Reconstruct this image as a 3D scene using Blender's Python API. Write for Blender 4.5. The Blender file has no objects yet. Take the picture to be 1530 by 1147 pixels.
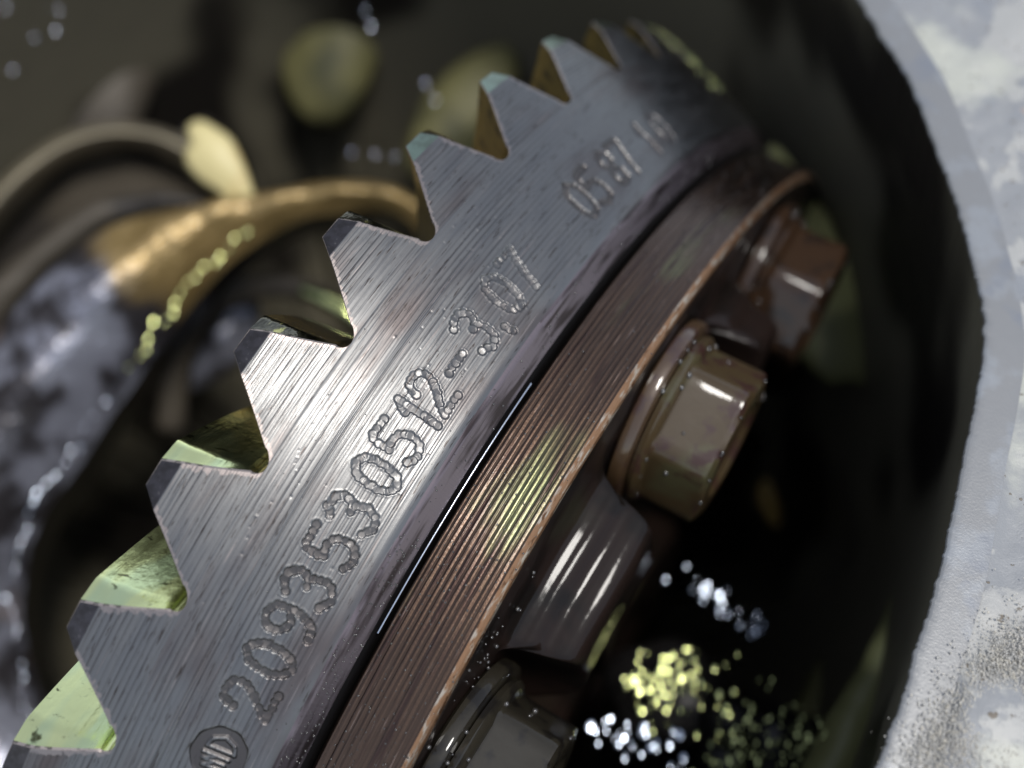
import bpy, math, random
import numpy as np
from mathutils import Matrix, Vector

# ------------------------------------------------------------------ frames
S = 0.001                                   # millimetres to metres
FPX, CX, CY = 1620.16, 765.0, 573.5         # lens in pixels of the 1530 px wide photograph
# world axes seen from the lens frame (x right, y down, z away): "up" is mostly behind and above the lens
up = np.array([0.06, -0.55, -0.83]); up /= np.linalg.norm(up)
yw = np.array([0, 0, 1.0]); yw -= up * (yw @ up); yw /= np.linalg.norm(yw)
xw = np.cross(yw, up)
M3 = np.stack([xw, yw, up])                 # lens frame -> world
R3 = np.array([[-0.0017542174479876493, -0.5211742358626169, 0.8534484979146534],
               [-0.54433758651538, 0.7164274458269282, 0.43638091934928036],
               [-0.838864419692701, -0.46379858854736633, -0.28495149522914076]])
T3 = np.array([-7.81300812, 39.12326064, 196.15046157])   # gear centre in lens frame, mm
ORG = T3.copy()                             # world origin = centre of the ring gear
def c2w(P):                                 # lens-frame mm -> world metres
    return (np.asarray(P, float) - ORG) @ M3.T * S
def g2c(P):
    return np.asarray(P, float) @ R3.T + T3
def g2w(P): return c2w(g2c(P))
def px(x, y, Z):                            # place a point seen at (x, y) at its distance Z
    return np.array([(x - CX) / FPX * Z, (y - CY) / FPX * Z, Z])

# ------------------------------------------------------------------ camera, world, sun, exposure
sc = bpy.context.scene
col = sc.collection
cam_d = bpy.data.cameras.new('camera'); cam = bpy.data.objects.new('camera', cam_d); col.objects.link(cam)
cam_d.sensor_width = 36; cam_d.lens = 36 * FPX / 1530
cam_d.clip_start = 0.002; cam_d.clip_end = 50
Mc = Matrix([list(r) for r in (M3 @ np.diag([1, -1, -1.0]))]).to_4x4()
Mc.translation = Vector(c2w([0, 0, 0]))
cam.matrix_world = Mc
cam_d.dof.use_dof = True
cam_d.dof.focus_distance = 0.1075
cam_d.dof.aperture_fstop = cam_d.lens / 4.0
cam_d.dof.aperture_ratio = 1.15
sc.camera = cam
sc.view_settings.view_transform = 'Standard'; sc.view_settings.look = 'None'
sc.view_settings.exposure = 0.6; sc.view_settings.gamma = 1.0
sc.render.engine = 'CYCLES'
sc.cycles.use_denoising = True
sc.cycles.max_bounces = 6; sc.cycles.diffuse_bounces = 3; sc.cycles.glossy_bounces = 4
sc.cycles.caustics_reflective = False; sc.cycles.caustics_refractive = False
sc.cycles.sample_clamp_indirect = 6

sun_cam = np.array([0.25, -0.37, -0.89]); sun_cam /= np.linalg.norm(sun_cam)
sun_w = M3 @ sun_cam
el = math.asin(sun_w[2]); az = math.atan2(sun_w[0], sun_w[1])
wd = bpy.data.worlds.new('World'); sc.world = wd; wd.use_nodes = True
wn = wd.node_tree.nodes; bg = wn['Background']
sky = wn.new('ShaderNodeTexSky'); sky.sky_type = 'NISHITA'; sky.sun_disc = False
sky.sun_elevation = el; sky.sun_rotation = az
sky.air_density = 1.0; sky.dust_density = 0.2; sky.ozone_density = 1.0
hs = wn.new('ShaderNodeHueSaturation'); hs.inputs['Saturation'].default_value = 0.45       # thin overcast
wd.node_tree.links.new(sky.outputs[0], hs.inputs['Color']); wd.node_tree.links.new(hs.outputs[0], bg.inputs['Color']); bg.inputs['Strength'].default_value = 0.13
sl = bpy.data.lights.new('sun', 'SUN'); sl.energy = 1.5; sl.angle = math.radians(13); sl.color = (1, 0.965, 0.91)
so = bpy.data.objects.new('sun', sl); col.objects.link(so)
so.rotation_euler = Vector(sun_w).to_track_quat('Z', 'Y').to_euler()

# ------------------------------------------------------------------ helpers
def tag(o, label=None, cat=None, group=None, kind=None):
    if label: o['label'] = label
    if cat: o['category'] = cat
    if group: o['group'] = group
    if kind: o['kind'] = kind
    return o
def empty(name, mat4, **k):
    o = bpy.data.objects.new(name, None); col.objects.link(o); o.empty_display_size = 0.01
    o.matrix_world = mat4; tag(o, **k); return o
GM = Matrix([list(r) for r in (M3 @ R3)]).to_4x4(); GM.translation = Vector(c2w(T3))
def world_at(Pc):                           # Empty frame: world axes, located at lens-frame point
    m = Matrix.Identity(4); m.translation = Vector(c2w(Pc)); return m
def mesh(name, V, F, mat, parent=None, smooth=True, uv=None, mats=None, mi=None, sharp=None, turned=None, attrs=None):
    V = np.asarray(V, float)
    me = bpy.data.meshes.new(name)
    F = list(F) if not isinstance(F, np.ndarray) else F
    if isinstance(F, np.ndarray) and F.ndim == 2:
        n, k = F.shape
        me.vertices.add(len(V)); me.vertices.foreach_set('co', V.ravel())
        me.loops.add(n * k); me.loops.foreach_set('vertex_index', F.ravel().astype(np.int32))
        me.polygons.add(n); me.polygons.foreach_set('loop_start', (np.arange(n) * k).astype(np.int32))
        me.update(calc_edges=True)
    else:
        me.from_pydata(V.tolist(), [], [tuple(f) for f in F])
    if uv is not None:
        ul = me.uv_layers.new(name='UVMap')
        idx = np.empty(len(me.loops), np.int32); me.loops.foreach_get('vertex_index', idx)
        ul.data.foreach_set('uv', np.asarray(uv, float)[idx].ravel())
    if turned is not None:
        ta = me.attributes.new('turned', 'FLOAT', 'POINT'); ta.data.foreach_set('value', np.broadcast_to(np.asarray(turned, np.float32), (len(V),)).copy().ravel())
    for nm_, va_ in (attrs or {}).items():
        ta = me.attributes.new(nm_, 'FLOAT', 'POINT'); ta.data.foreach_set('value', np.asarray(va_, np.float32).ravel())
    for m in (mats or [mat]): me.materials.append(m)
    if mi is not None: me.polygons.foreach_set('material_index', np.asarray(mi, np.int32))
    if smooth: me.polygons.foreach_set('use_smooth', np.ones(len(me.polygons), bool))
    me.validate()
    if sharp: me.set_sharp_from_angle(angle=math.radians(sharp))
    o = bpy.data.objects.new(name, me); col.objects.link(o)
    if parent: o.parent = parent
    return o
def gridF(nr, nc, closed=False, off=0, flip=False):
    r = np.arange(nr - 1)[:, None]; c = np.arange(nc if closed else nc - 1)[None]
    a = r * nc + c; b = r * nc + (c + 1) % nc; d = b + nc; e = a + nc
    q = np.stack([a, b, d, e], -1).reshape(-1, 4) + off
    return q[:, ::-1].copy() if flip else q
def revolve(prof, th, flip=False):          # prof list (r, z); th radians -> V, F
    prof = np.asarray(prof, float); th = np.asarray(th)
    r = prof[:, 0][:, None]; z = prof[:, 1][:, None] + 0 * th[None]
    V = np.stack([r * np.cos(th), r * np.sin(th), z], -1).reshape(-1, 3)
    return V, gridF(len(prof), len(th), False, 0, flip)
def fine_profile(pts, step=0.8):
    out = []
    for (a, b) in zip(pts[:-1], pts[1:]):
        a = np.array(a); b = np.array(b); n = max(1, int(np.linalg.norm(b - a) / step))
        for i in range(n): out.append(a + (b - a) * i / n)
    out.append(np.array(pts[-1])); return np.array(out)
def catmull(P, n):
    P = np.asarray(P, float); Q = np.vstack([2 * P[0] - P[1], P, 2 * P[-1] - P[-2]])
    t = np.linspace(0, len(P) - 1 - 1e-9, n); i = t.astype(int); u = (t - i)[:, None]
    a, b, c, d = Q[i], Q[i + 1], Q[i + 2], Q[i + 3]
    return 0.5 * ((2 * b) + (c - a) * u + (2 * a - 5 * b + 4 * c - d) * u**2 + (3 * b - a - 3 * c + d) * u**3)
RNG = np.random.default_rng(7); rnd = random.Random(5)
_nz = RNG.normal(size=(64, 64, 64))
def vnoise(P, s):                           # smooth value noise at points
    q = np.asarray(P, float) / s; i = np.floor(q).astype(int); f = q - i; f = f * f * (3 - 2 * f)
    out = 0
    for dx in (0, 1):
        for dy in (0, 1):
            for dz in (0, 1):
                w = (f[..., 0] if dx else 1 - f[..., 0]) * (f[..., 1] if dy else 1 - f[..., 1]) * (f[..., 2] if dz else 1 - f[..., 2])
                out = out + w * _nz[(i[..., 0] + dx) % 64, (i[..., 1] + dy) % 64, (i[..., 2] + dz) % 64]
    return out
def sstep(a, b, x):
    t = np.clip((x - a) / (b - a), 0, 1); return t * t * (3 - 2 * t)

def blob_mesh(name, pts, rads, mat, parent, to_local, squash=None, seg=1, kind='stuff', tilt=0., smooth=True):
    import bmesh
    bm = bmesh.new(); bmesh.ops.create_icosphere(bm, subdivisions=seg, radius=1)
    bv = np.array([v.co[:] for v in bm.verts]); bf = np.array([[v.index for v in f.verts] for f in bm.faces]); bm.free()
    pts = np.asarray(pts); rads = np.asarray(rads)
    sx = rads[:, None, None] * bv[None] * (squash[:, None, :] if squash is not None else 1)
    if tilt:                                 # flat wet beads sheared towards the camera-sun half vector so glints show, plus jitter
        hv = -pts / np.linalg.norm(pts, axis=1)[:, None] + sun_cam; hv = hv / -hv[:, 2:]
        ax_, ay_ = np.arctan(hv[:, 1]) + RNG.normal(0, tilt * 1.5, len(pts)), np.arctan(hv[:, 0]) + RNG.normal(0, tilt, len(pts))
        z0 = sx[..., 2].copy(); sx = sx.copy(); sx[..., 2] = z0 + sx[..., 0] * np.tan(ay_)[:, None] + sx[..., 1] * np.tan(ax_)[:, None]
    V = (pts[:, None] + sx).reshape(-1, 3); F = (bf[None] + (np.arange(len(pts)) * len(bv))[:, None, None]).reshape(-1, 3)
    o = mesh(name, to_local(V), F, mat, parent, smooth=smooth)
    if kind: o['kind'] = kind
    return o
# ------------------------------------------------------------------ materials
def material(name, base, metallic=0.0, rough=0.5, cols=None, bumps=(), rough_var=None, coat=0.0, spec=0.5, aniso=0.0, coord='Object', coat_rough=0.08, coat_tint=None, grooves=None, mask_bump=0.0, edge=None, pit=None, amix=None):
    """cols: list of (colour, scale_per_mm or (sx,sy,sz), lo, hi, detail): each laid over the last by a noise mask.
    bumps: list of (scale, height_mm, detail)."""
    m = bpy.data.materials.new(name); m.use_nodes = True
    nt = m.node_tree; N = nt.nodes; L = nt.links; b = N['Principled BSDF']
    tc = N.new('ShaderNodeTexCoord')
    def vec(scale):
        mp = N.new('ShaderNodeMapping'); L.new(tc.outputs[coord], mp.inputs['Vector'])
        k = 1.0 if coord == 'UV' else 1000.0
        s = scale if isinstance(scale, (tuple, list)) else (scale,) * 3
        mp.inputs['Scale'].default_value = tuple(k * v for v in s)
        if coord != 'UV': return mp.outputs[0]
        oi = N.new('ShaderNodeObjectInfo'); ad = N.new('ShaderNodeVectorMath'); ad.operation = 'MULTIPLY_ADD'   # no two teeth alike
        L.new(oi.outputs['Random'], ad.inputs[0]); ad.inputs[1].default_value = (37.0, 0, 0); L.new(mp.outputs[0], ad.inputs[2])
        return ad.outputs[0]
    def noise(scale, detail=3, off=0.0, rg=0.55):
        n = N.new('ShaderNodeTexNoise'); n.inputs['Scale'].default_value = 1.0; n.inputs['Detail'].default_value = detail
        n.inputs['Roughness'].default_value = rg
        if off:
            a = N.new('ShaderNodeVectorMath'); a.operation = 'ADD'; a.inputs[1].default_value = (off, off * 1.7, off * .6)
            L.new(vec(scale), a.inputs[0]); L.new(a.outputs[0], n.inputs['Vector'])
        else: L.new(vec(scale), n.inputs['Vector'])
        return n.outputs['Fac']
    masks = []
    cur = N.new('ShaderNodeRGB'); cur.outputs[0].default_value = (*base, 1); out = cur.outputs[0]
    for i, (c, s, lo, hi, det) in enumerate(cols or ()):
        mr = N.new('ShaderNodeMapRange'); mr.interpolation_type = 'SMOOTHSTEP'
        mr.inputs['From Min'].default_value = lo; mr.inputs['From Max'].default_value = hi
        L.new(noise(s, det, 3.1 * (i + 1)), mr.inputs['Value'])
        mx = N.new('ShaderNodeMix'); mx.data_type = 'RGBA'
        L.new(mr.outputs[0], mx.inputs['Factor']); L.new(out, mx.inputs['A']); mx.inputs['B'].default_value = (*c, 1)
        out = mx.outputs['Result']
        if mask_bump and i != 1: masks.append(mr.outputs[0])
    def attr_(nm):
        a_ = N.new('ShaderNodeAttribute'); a_.attribute_name = nm; return a_.outputs['Fac']
    def rng_(v, a0, a1, t0=0., t1=1.):
        n = N.new('ShaderNodeMapRange'); n.interpolation_type = 'SMOOTHSTEP'
        for nm, q in (('From Min', a0), ('From Max', a1), ('To Min', t0), ('To Max', t1)): n.inputs[nm].default_value = q
        L.new(v, n.inputs['Value']); return n.outputs[0]
    def add_(a, bsock, k=1.0):
        n = N.new('ShaderNodeMath'); n.operation = 'MULTIPLY_ADD'; L.new(bsock, n.inputs[0]); n.inputs[1].default_value = k; L.new(a, n.inputs[2]); return n.outputs[0]
    def over(fac, c):
        n = N.new('ShaderNodeMix'); n.data_type = 'RGBA'; L.new(fac, n.inputs['Factor']); L.new(out, n.inputs['A'])
        if isinstance(c, tuple): n.inputs['B'].default_value = (*c, 1)
        else: L.new(c, n.inputs['B'])
        return n.outputs['Result']
    gmask = None
    if grooves:                              # turning marks: (pitch mm, offset mm, depth mm, dirt colour, dirt amount)
        gpit, offm, dep, dirt, amt = grooves
        sp = N.new('ShaderNodeSeparateXYZ'); L.new(tc.outputs['UV'], sp.inputs[0])
        def math_(op, a, bb=None):
            n = N.new('ShaderNodeMath'); n.operation = op
            for k_, v_ in enumerate((a, bb)):
                if v_ is None: continue
                if isinstance(v_, (int, float)): n.inputs[k_].default_value = v_
                else: L.new(v_, n.inputs[k_])
            return n.outputs[0]
        cs_ = math_('COSINE', math_('MULTIPLY', math_('SUBTRACT', sp.outputs['Y'], offm), 2 * math.pi / gpit))
        gm = math_('POWER', math_('MULTIPLY', math_('SUBTRACT', 1.0, cs_), .5), 3.0)
        var = N.new('ShaderNodeMapRange'); var.inputs['From Min'].default_value = .38; var.inputs['From Max'].default_value = .6; var.inputs['To Min'].default_value = .2
        L.new(noise((.07, .9, 1), 4, 5.5), var.inputs['Value'])
        at = N.new('ShaderNodeAttribute'); at.attribute_name = 'turned'
        gmask = math_('MULTIPLY', math_('MULTIPLY', gm, var.outputs[0]), at.outputs['Fac'])
        mx = N.new('ShaderNodeMix'); mx.data_type = 'RGBA'
        L.new(math_('MULTIPLY', gmask, amt), mx.inputs['Factor']); L.new(out, mx.inputs['A']); mx.inputs['B'].default_value = (*dirt, 1)
        out = mx.outputs['Result']
    if edge:                                 # worn, gritty border next to the cut edges
        out = over(rng_(add_(attr_('edge_mm'), noise((1.6, 1.6, 1), 4, 2.2), -1.9), -.62, -.50, 1., 0.), edge)
    if pit:
        out = over(rng_(attr_('pit'), 0., 1., 0., .8), pit)
    if amix:
        c_, s_ = amix
        out = over(rng_(add_(attr_('amber'), noise(s_, 3, 6.6), .9), .70, 1.05), c_)
    L.new(out, b.inputs['Base Color'])
    b.inputs['Metallic'].default_value = metallic; b.inputs['Roughness'].default_value = rough
    b.inputs['Specular IOR Level'].default_value = spec
    b.inputs['Coat Weight'].default_value = coat; b.inputs['Coat Roughness'].default_value = coat_rough
    if coat_tint: b.inputs['Coat Tint'].default_value = (*coat_tint, 1)
    if rough_var:
        s, r0, r1 = rough_var
        mr = N.new('ShaderNodeMapRange'); mr.inputs['From Min'].default_value = 0.3; mr.inputs['From Max'].default_value = 0.7
        mr.inputs['To Min'].default_value = r0; mr.inputs['To Max'].default_value = r1
        L.new(noise(s, 4, 9.3), mr.inputs['Value']); L.new(mr.outputs[0], b.inputs['Roughness'])
    if pit:
        rsrc = b.inputs['Roughness'].links[0].from_socket
        L.new(add_(rsrc, attr_('pit'), .14), b.inputs['Roughness'])
    prev = None
    for i, (s, h, det) in enumerate(bumps):
        bp = N.new('ShaderNodeBump'); bp.inputs['Strength'].default_value = 1.0; bp.inputs['Distance'].default_value = h * S
        L.new(noise(s, det, 17.0 + i), bp.inputs['Height'])
        if prev: L.new(prev, bp.inputs['Normal'])
        prev = bp.outputs[0]
    for hsrc, hgt_ in ([(gmask, -grooves[2])] if grooves else []) + [(m_, mask_bump) for m_ in masks]:
        bp = N.new('ShaderNodeBump'); bp.inputs['Strength'].default_value = 1.0; bp.inputs['Distance'].default_value = abs(hgt_) * S; bp.invert = hgt_ < 0
        L.new(hsrc, bp.inputs['Height'])
        if prev: L.new(prev, bp.inputs['Normal'])
        prev = bp.outputs[0]
    if prev: L.new(prev, b.inputs['Normal']); L.new(prev, b.inputs['Coat Normal'])
    return m

M = {}
FC = [((0.12, 0.10, 0.095), (.05, .14, 1), .48, .72, 3), ((0.27, 0.235, 0.22), (.12, 3.5, 1), .6, .75, 4), ((.06, .05, .045), (.5, 5, 1), .60, .70, 3)]
M['face'] = material('turned_steel', (0.168, 0.167, 0.165), 1, .34, coord='UV', rough_var=((.15, .6, 1), .31, .43), cols=FC,
    bumps=[((.12, 9, 1), .010, 4), (3.0, .004, 3)], coat=.2, grooves=(.58, 0.0, .035, (.05, .045, .045), .6), edge=(.27, .235, .22), pit=(.07, .062, .06))
M['worn'] = material('worn_steel_edge', (0.36, 0.31, 0.285), .7, .45, bumps=[(5, .03, 3)], cols=[((.10, .085, .08), 2.0, .5, .62, 3)])
M['flank'] = material('flank_painted_greenery', (0.80, 0.84, 0.40), 1, .2, coord='UV', rough_var=((.3, .1, 1), .12, .28),  # yellow-green is reflected greenery painted into the oily flank colour
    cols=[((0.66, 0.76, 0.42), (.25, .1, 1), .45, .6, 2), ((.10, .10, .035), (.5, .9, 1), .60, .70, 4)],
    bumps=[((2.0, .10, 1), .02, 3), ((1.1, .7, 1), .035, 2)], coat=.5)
M['flank_dark'] = material('flank_painted_dark', (0.045, 0.04, 0.02), 1, .2, coord='UV',  # dark reflection painted into the flank, gold specks over it
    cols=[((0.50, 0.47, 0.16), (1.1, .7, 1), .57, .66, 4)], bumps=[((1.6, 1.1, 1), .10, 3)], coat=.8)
M['flank_ochre'] = material('ochre_oily_flank', (0.38, 0.29, 0.10), .9, .3, coord='UV',
    cols=[((.06, .05, .03), (.4, .5, 1), .5, .64, 4)], bumps=[((1.6, 1.1, 1), .15, 3)], coat=.6)
M['tip_dark'] = material('dark_tip_chamfer', (0.085, 0.078, 0.082), 1, .35, cols=[((.06, .055, .055), .8, .40, .65, 4), ((.2, .18, .17), 2.5, .62, .74, 4)], bumps=[(2, .02, 3)])
M['tip_green'] = material('chamfer_painted_greenery', (0.24, 0.31, 0.24), 1, .28, cols=[((.17, .21, .16), .6, .42, .66, 4)], bumps=[(2, .02, 3)], coat=.5)  # greenish reflection painted into the chamfer colour
M['crest'] = material('oily_crest', (0.14, 0.14, 0.12), 1, .3, bumps=[(2, .02, 3)], cols=[((.05, .045, .04), .8, .45, .6, 3)], coat=.4)
M['chamfer'] = material('dark_lip', (0.20, 0.165, 0.175), 1, .45, coord='UV', bumps=[((3.5, .25, 1), .02, 3)], cols=[((.055, .042, .042), (.1, 1, 1), .45, .65, 3)], coat=.15)
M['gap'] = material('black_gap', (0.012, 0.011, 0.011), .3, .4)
M['bright'] = material('highlight_strip_metal', (0.55, 0.60, 0.68), 1, .2)  # bright metal for the highlight strip in the gap
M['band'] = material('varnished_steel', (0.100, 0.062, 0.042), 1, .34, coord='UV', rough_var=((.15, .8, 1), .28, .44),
    cols=[((0.17, 0.175, 0.085), (.045, .11, 1), .58, .76, 3), ((.06, .034, .027), (.08, 1.2, 1), .5, .68, 4), ((.27, .19, .15), (.25, 6, 1), .62, .74, 4)],  # first tint paints a yellow-green reflection of greenery on the band
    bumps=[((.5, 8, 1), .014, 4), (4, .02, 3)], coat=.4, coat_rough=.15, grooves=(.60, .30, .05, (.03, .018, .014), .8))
M['tan'] = material('tan_chamfer', (0.30, 0.165, 0.09), .8, .4, coord='UV', cols=[((.46, .39, .31), (.4, 2, 1), .5, .62, 4), ((.14, .07, .035), (.6, 2, 1), .58, .68, 3)], bumps=[(3, .02, 3)])
M['carrier'] = material('oily_carrier', (0.016, 0.010, 0.008), 0, .5, spec=.05, cols=[((.008, .006, .005), .12, .45, .6, 3), ((.022, .019, .012), .05, .58, .68, 2)], bumps=[(.35, .04, 2)], coat=.36, coat_rough=.09)
M['bolt_dark'] = material('dark_oily_bolt', (0.026, 0.022, 0.015), 0, .45, spec=.1, cols=[((.012, .010, .008), .3, .5, .64, 3)], bumps=[(.5, .03, 3)], coat=.6, coat_rough=.04)
M['bolt_brown'] = material('dark_brown_bolt', (0.036, 0.019, 0.010), 0, .45, spec=.1, cols=[((.02, .012, .008), .3, .5, .64, 3)], bumps=[(.5, .03, 3)], coat=.7, coat_rough=.05)
M['bolt'] = material('varnished_bolt', (0.055, 0.036, 0.016), 0, .42, spec=.2, cols=[((.065, .056, .026), .16, .5, .66, 2), ((.04, .018, .014), .3, .52, .64, 3)], bumps=[(.5, .03, 3)], coat=.5, coat_rough=.05)
M['washer'] = material('varnished_washer', (0.070, 0.040, 0.019), .1, .38, spec=.3, cols=[((.05, .025, .018), .3, .5, .66, 3)], bumps=[(.5, .04, 3)], coat=1.0, coat_rough=.06)
M['drop'] = material('clear_oil', (0.05, 0.045, 0.04), 0, .05, spec=.9, coat=1.0, coat_rough=.03)
M['dropy'] = material('yellow_oil', (0.46, 0.50, 0.20), 1, .16, coat=1.0, coat_rough=.05)
M['silver_drop'] = material('silvery_wet_bead', (0.40, 0.45, 0.54), 1, .16)
M['wall'] = material('black_oily_casting', (0.13, 0.118, 0.085), 0, .45, cols=[((.015, .013, .011), .02, .47, .60, 2)], bumps=[(.15, .25, 3)], spec=.25)
M['olive'] = material('casting_painted_sheen', (0.16, 0.15, 0.065), 0, .5, cols=[((.07, .07, .035), .05, .42, .62, 2)], bumps=[(.15, .2, 3)], spec=.3)  # olive reflections inside the cavity painted as colour
M['olive_lit'] = material('casting_painted_lit', (0.50, 0.48, 0.20), 0, .45, cols=[((.14, .14, .06), .05, .45, .62, 2)], bumps=[(.15, .2, 3)], spec=.4)  # lighter copy of the olive, with the lit look painted in
M['brown'] = material('brown_casting', (0.085, 0.072, 0.055), .1, .5, cols=[((.04, .035, .03), .04, .45, .62, 2)], bumps=[(.2, .2, 3)], spec=.3)
M['cast'] = material('grey_casting', (0.34, 0.35, 0.42), .5, .36, cols=[((.06, .055, .06), .09, .42, .56, 4), ((.34, .20, .09), .03, .60, .70, 3)], bumps=[(.16, 1.0, 4), (.7, .25, 3)], coat=.3, amix=((.36, .25, .10), .09))
M['amber'] = material('amber_oil_metal', (0.50, 0.33, 0.10), .3, .4, cols=[((.62, .50, .22), .08, .48, .62, 2), ((.30, .17, .07), .06, .54, .68, 3)], bumps=[(.3, .2, 2)], coat=.3)
M['tab'] = material('pale_yellow_plastic', (0.72, 0.62, 0.30), 0, .45, cols=[((.62, .42, .15), .1, .50, .66, 2)], bumps=[(.25, .2, 2)])
M['race'] = material('bearing_race', (0.40, 0.35, 0.25), .6, .45, cols=[((.24, .21, .17), .06, .5, .65, 2)], bumps=[(.3, .05, 2)])
M['flange'] = material('cast_aluminium', (0.27, 0.275, 0.28), .1, .5,
    cols=[((.39, .385, .365), .10, .53, .57, 6), ((.24, .25, .265), .16, .56, .62, 5), ((.46, .46, .40), .05, .56, .66, 6), ((.17, .145, .115), 1.1, .66, .70, 3), ((.42, .27, .20), .12, .70, .75, 3)],
    bumps=[(.25, .12, 5), (1.6, .06, 4), (5, .03, 3)], mask_bump=.04)
M['lip'] = material('machined_aluminium', (0.27, 0.27, 0.268), .45, .38, cols=[((.31, .32, .33), .2, .50, .65, 5), ((.24, .25, .27), .12, .56, .66, 5)], bumps=[(.5, .02, 4), (4, .02, 3)])
M['grit'] = material('gritty_sealant', (0.50, 0.48, 0.44), .1, .5, cols=[((.60, .56, .48), 1.5, .50, .58, 3), ((.26, .23, .20), 1.9, .66, .72, 3)], bumps=[(1.2, .3, 4), (3, .12, 3)])

# ------------------------------------------------------------------ ring gear
NT = 43; PITCH = 2 * math.pi / NT; PH = 0.660939710455538; DP = 0.1223
MS = (94.18 - 100) / 12.82
SLEN = 14.06; CN = np.array([12.82, 5.82]); CN /= np.linalg.norm(CN)   # outward normal (r, z) of the back cone
TIPV = np.array([2.98, -8.68]); TL = np.linalg.norm(TIPV); TU = TIPV / TL
def prof_rz(s):                              # s > 0 towards the lip, s < 0 towards the tooth tips
    s = np.asarray(s, float)
    r = np.where(s >= 0, 100 + s * (-5.82 / 14.08), 100 + (-s) * TU[0])
    z = np.where(s >= 0, s * (12.82 / 14.08), (-s) * TU[1])
    t = np.clip(-s - 6.9, 0, None)           # chamfer that bends the last 2 mm of every tooth inwards
    return r - t * 0.32, z
def ripple(s):
    w = sstep(-6.9, -6.5, s) * (1 - sstep(12.6, 13.1, s))
    a = 0.018 * (0.7 + 0.3 * np.sin(s * 1.7) + .15 * np.sin(s * 4.1 + 1))
    h = a * np.cos(2 * np.pi * s / 0.58) + .005 * np.cos(2 * np.pi * s / .19)
    h = h * w
    h = h - 0.10 * np.clip((s - 13.2) / .86, 0, 1) ** 2 * 1.5
    for c in (3.95, 4.30, 4.62): h = h + (-0.035 if c < 4.5 else -.02) * np.exp(-((s - c) / .07) ** 2) + .03 * np.exp(-((s - c - .16) / .07) ** 2)
    return h

# --- the stamped characters, as rows of punch dots (x along the rim, y from glyph foot 0 to top 1)
GL = {
 '0': [[(.5, 1), (.12, .86), (.0, .62), (.0, .35), (.15, .1), (.5, 0), (.85, .12), (1, .38), (1, .65), (.86, .88), (.5, 1)]],
 '1': [[(.1, .72), (.35, .86), (.58, 1), (.58, .5), (.58, 0)]],
 '2': [[(.0, .72), (.1, .93), (.5, 1.02), (.92, .9), (.95, .66), (.6, .4), (.2, .18), (.0, .0), (.5, 0), (1, 0)]],
 '3': [[(.0, .86), (.3, 1.0), (.7, 1.0), (.95, .82), (.85, .6), (.5, .54)], [(.85, .5), (1, .28), (.85, .06), (.4, -.02), (.0, .12)]],
 '5': [[(.95, 1), (.5, 1), (.05, 1), (.03, .75), (.05, .56), (.45, .63), (.85, .55), (1, .3), (.85, .06), (.4, -.02), (0, .1)]],
 '7': [[(.0, 1), (.5, 1), (1, 1), (.75, .66), (.55, .33), (.42, 0)]],
 '8': [[(.5, 1), (.1, .88), (.08, .66), (.5, .52), (.92, .34), (.9, .1), (.5, 0), (.1, .1), (.08, .34), (.5, .52), (.9, .68), (.88, .88), (.5, 1)]],
 '9': [[(.95, .6), (.5, .46), (.08, .6), (.05, .86), (.45, 1.02), (.9, .9), (1, .62), (.95, .3), (.7, .05), (.25, 0)]],
 '-': [[(0, .42), (.5, .42), (1, .42)]],
 '.': [[(.4, .02), (.55, -.18)]],
}
STAMP = [('2', 28.35, 0), ('0', 25.92, 0), ('9', 23.67, 0), ('3', 21.45, 0), ('5', 18.9, 0), ('3', 16.7, 0), ('0', 14.1, 0), ('5', 11.8, 0),
         ('1', 9.75, 0), ('2', 8.15, 0), ('-', 5.83, 0), ('3', 3.37, 0), ('.', 1.75, 0), ('0', .1, 0), ('7', -1.95, 0),
         ('0', -9.9, 1), ('5', -11.85, 1), ('8', -14.6, 1), ('7', -16.45, 1), ('1', -20.3, 2), ('0', -23.0, 2)]
def stamp_dots():
    D = []
    for ch, th, grp in STAMP:
        wmm = {'-': 2.5, '1': 1.6, '.': 1.2, '0': 2.4}.get(ch, 2.5); hmm = 4.75
        sh = 0.10 * rnd.uniform(-1, 1)
        for stroke in GL[ch]:
            P = np.array([((x - .5) * wmm + sh * (y - .5), y * hmm) for x, y in stroke])
            seg = np.linalg.norm(np.diff(P, axis=0), axis=1); cum = np.r_[0, np.cumsum(seg)]
            n = max(2, int(round(cum[-1] / rnd.uniform(.52, .66))))
            for t in np.linspace(0, cum[-1], n + 1):
                x = np.interp(t, cum, P[:, 0]); y = np.interp(t, cum, P[:, 1])
                D.append((math.radians(th) * 97 - x + rnd.uniform(-.06, .06), 11.55 - y + rnd.uniform(-.06, .06),
                          (.47, .50, .50)[grp] * rnd.uniform(.9, 1.1), (.17 if th > 18 or th < 4 else .12, .20, .20)[grp] * rnd.uniform(.75, 1.15)))
    return D
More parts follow.
